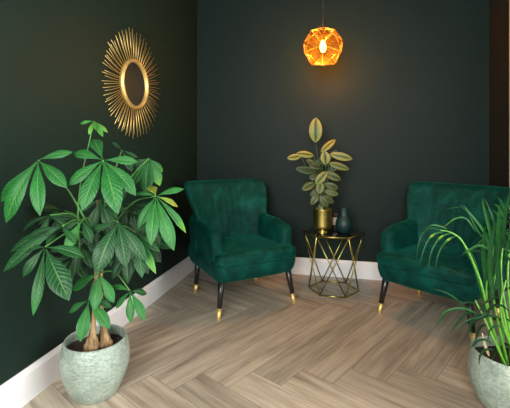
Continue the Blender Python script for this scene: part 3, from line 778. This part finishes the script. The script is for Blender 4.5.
for z0, z1 in ((.035, .098),):
    n = 14; rows = []
    for z in (z0, z1): rows.append([bm.verts.new((.0266 * math.cos(-PI / 2 + (k / n - .5) * 2.6), .0266 * math.sin(-PI / 2 + (k / n - .5) * 2.6), z)) for k in range(n + 1)])
    for k in range(n): bm.faces.new((rows[0][k], rows[0][k + 1], rows[1][k + 1], rows[1][k]))
link('jar_label', bm, M['candle'], cj)

# ------------------------------------------------------------ sunburst mirror
MC = P(0, 1.170, 1.583)
Mx = Vector((-ET.x, -ET.y, 0)); Mn = Vector((ES.x, ES.y, 0)); Mz = Vector((0, 0, 1))   # in-wall axis, outward normal
MC.z += 0
sm = thing('sunburst_mirror', 'round gold sunburst mirror of thin rods hanging on the left wall', 'mirror', MC)
def mp(r, a, d): return Mx * (r * math.cos(a)) + Mz * (r * math.sin(a)) + Mn * d
bm = bmesh.new(); n = 56; prof = [(.146, .008), (.1465, .026), (.150, .033), (.157, .036), (.164, .033), (.169, .026), (.170, .008)]
rings = [[bm.verts.new(mp(r, k / n * 2 * PI, d)) for k in range(n)] for r, d in prof]
for a, b in zip(rings, rings[1:] + rings[:1]):
    for k in range(n): bm.faces.new((a[k], a[(k + 1) % n], b[(k + 1) % n], b[k]))
bmesh.ops.recalc_face_normals(bm, faces=bm.faces); link('frame', bm, M['gold'], sm)
bm = bmesh.new(); rings = []
for j in range(9):
    f = j / 8; rings.append([bm.verts.new(mp(.1455 * f, k / n * 2 * PI, .021)) for k in range(n)] if j else [bm.verts.new(mp(0, 0, .021))])
for j in range(8):
    for k in range(n):
        if j == 0: bm.faces.new((rings[0][0], rings[1][k], rings[1][(k + 1) % n]))
        else: bm.faces.new((rings[j][k], rings[j + 1][k], rings[j + 1][(k + 1) % n], rings[j][(k + 1) % n]))
bm.faces.new([bm.verts.new(mp(.1455, k / n * 2 * PI, .014)) for k in range(n)])
bmesh.ops.recalc_face_normals(bm, faces=bm.faces); link('mirror_glass', bm, M['mirror'], sm)
mr = random.Random(4)
NR = 96
for k in range(NR):
    a = (k + mr.uniform(-.2, .2)) / NR * 2 * PI
    L = .350 + (.012 if k % 2 else -.014) + mr.uniform(-.010, .010)
    d = .014 if k % 2 else .007
    bm = bmesh.new(); tube(bm, [mp(.158, a, d + .004), mp(.26, a + .012, d + .004), mp(L, a + .03 * mr.uniform(-.3, 1), d + .006)], [.0017, .0017, .0016], 5)
    link('ray', bm, M['gold'], sm)

# ------------------------------------------------------------ pendant lamp
LC = at(323, 47, 3.02)
pd = thing('pendant_lamp', 'faceted amber glass pendant lamp hanging over the side table, lit', 'pendant lamp', LC)
R0 = .172
axis = (Vector((0, 0, CAMH)) - LC).normalized()                  # one vertex looks down into the room
axis = (axis + Vector((0.03, 0, -.12))).normalized()
up = (Vector((0, 0, 1)) - axis * axis.z).normalized(); sd = up.cross(axis)
vs = [axis * R0]
for k in range(5):
    a = PI / 2 + k * 2 * PI / 5; vs.append((axis * .4472 + (sd * math.cos(a) + up * math.sin(a)) * .8944) * R0)
for k in range(5):
    a = PI / 2 + PI / 5 + k * 2 * PI / 5; vs.append((axis * -.4472 + (sd * math.cos(a) + up * math.sin(a)) * .8944) * R0)
vs.append(axis * -R0)
fs = []
for k in range(5):
    j = (k + 1) % 5
    fs += [(0, 1 + k, 1 + j), (1 + k, 6 + k, 1 + j), (6 + k, 6 + j, 1 + j), (11, 6 + j, 6 + k)]
bm = bmesh.new(); bv = [bm.verts.new(v * .985) for v in vs]
for f in fs: bm.faces.new([bv[i] for i in f])
bmesh.ops.recalc_face_normals(bm, faces=bm.faces)
link('glass_shade', bm, M['amber'], pd, False)
ed = set(tuple(sorted((f[i], f[(i + 1) % 3]))) for f in fs for i in range(3))
bm = bmesh.new()
for a, b in ed: tube(bm, [vs[a], vs[b]], .0030, 6)
link('wire_frame', bm, M['lamp_wire'], pd)
topz = max(v.z for v in vs)
ceil = RH - LC.z
bm = bmesh.new(); tube(bm, [(0, 0, .085), (0, 0, ceil - .02)], .0035, 8); link('cable', bm, M['cable'], pd)
bm = bmesh.new(); lathe(bm, [(0, ceil), (.05, ceil), (.05, ceil - .012), (.02, ceil - .025), (0, ceil - .025)], 32); bmesh.ops.recalc_face_normals(bm, faces=bm.faces); link('ceiling_rose', bm, M['cable'], pd)
bm = bmesh.new(); lathe(bm, [(0, .095), (.012, .095), (.017, .088), (.017, .055), (.014, .050), (0, .050)], 24); bmesh.ops.recalc_face_normals(bm, faces=bm.faces); link('socket', bm, M['bulbglass_cap'], pd)
bm = bmesh.new(); lathe(bm, [(0, .054), (.011, .052), (.013, .042), (.020, .022), (.0235, 0), (.021, -.02), (.012, -.038), (0, -.043)], 24); bmesh.ops.recalc_face_normals(bm, faces=bm.faces); link('bulb', bm, M['bulb'], pd)

# ------------------------------------------------------------ lights
def light(name, typ, loc, energy, color, **kw):
    d = bpy.data.lights.new(name, typ); d.energy = energy; d.color = color
    for k, v in kw.items(): setattr(d, k, v)
    o = bpy.data.objects.new(name, d); COL.objects.link(o); o.location = loc; return o
# daylight through the window behind the camera
w = light('window_daylight', 'AREA', P((WS + WE) / 2, RL + .25, (WB + WT) / 2 + .1), 290, (1.0, .985, .96), shape='RECTANGLE', size=1.9, size_y=1.6)
dirv = Vector((-ET.x, -ET.y, -.12)); w.rotation_euler = dirv.to_track_quat('-Z', 'Y').to_euler()
w2 = light('side_window_daylight', 'AREA', P(RW + .3, (VS + VE) / 2, (VB + VT) / 2 + .1), 130, (1.0, .985, .97), shape='RECTANGLE', size=2.0, size_y=1.7)
dirv = Vector((-ES.x, -ES.y, -.15)); w2.rotation_euler = dirv.to_track_quat('-Z', 'Y').to_euler()
lp = light('lamp_glow', 'POINT', LC + Vector((0, 0, -.075)), 27, (1.0, .55, .20), shadow_soft_size=.03)
wd = bpy.data.worlds.new('World'); scene.world = wd; wd.use_nodes = True
bg = wd.node_tree.nodes['Background']
sky = wd.node_tree.nodes.new('ShaderNodeTexSky'); sky.sky_type = 'HOSEK_WILKIE'; sky.turbidity = 6
wd.node_tree.links.new(sky.outputs[0], bg.inputs[0]); bg.inputs[1].default_value = .6

# ------------------------------------------------------------ camera
cd = bpy.data.cameras.new('camera'); cam = bpy.data.objects.new('camera', cd); COL.objects.link(cam)
cam.location = (0, 0, CAMH); cam.rotation_euler = (PI / 2, 0, 0)
cd.sensor_width = 36; cd.lens = F / 510 * 36; cd.shift_y = -(204 - HY) / 510; cd.clip_start = .02
scene.camera = cam
vw = scene.view_settings; vw.view_transform = 'Standard'; vw.look = 'None'; vw.gamma = 1; vw.use_curve_mapping = False; vw.exposure = 0
scene.cycles.max_bounces = 10; scene.cycles.transparent_max_bounces = 16
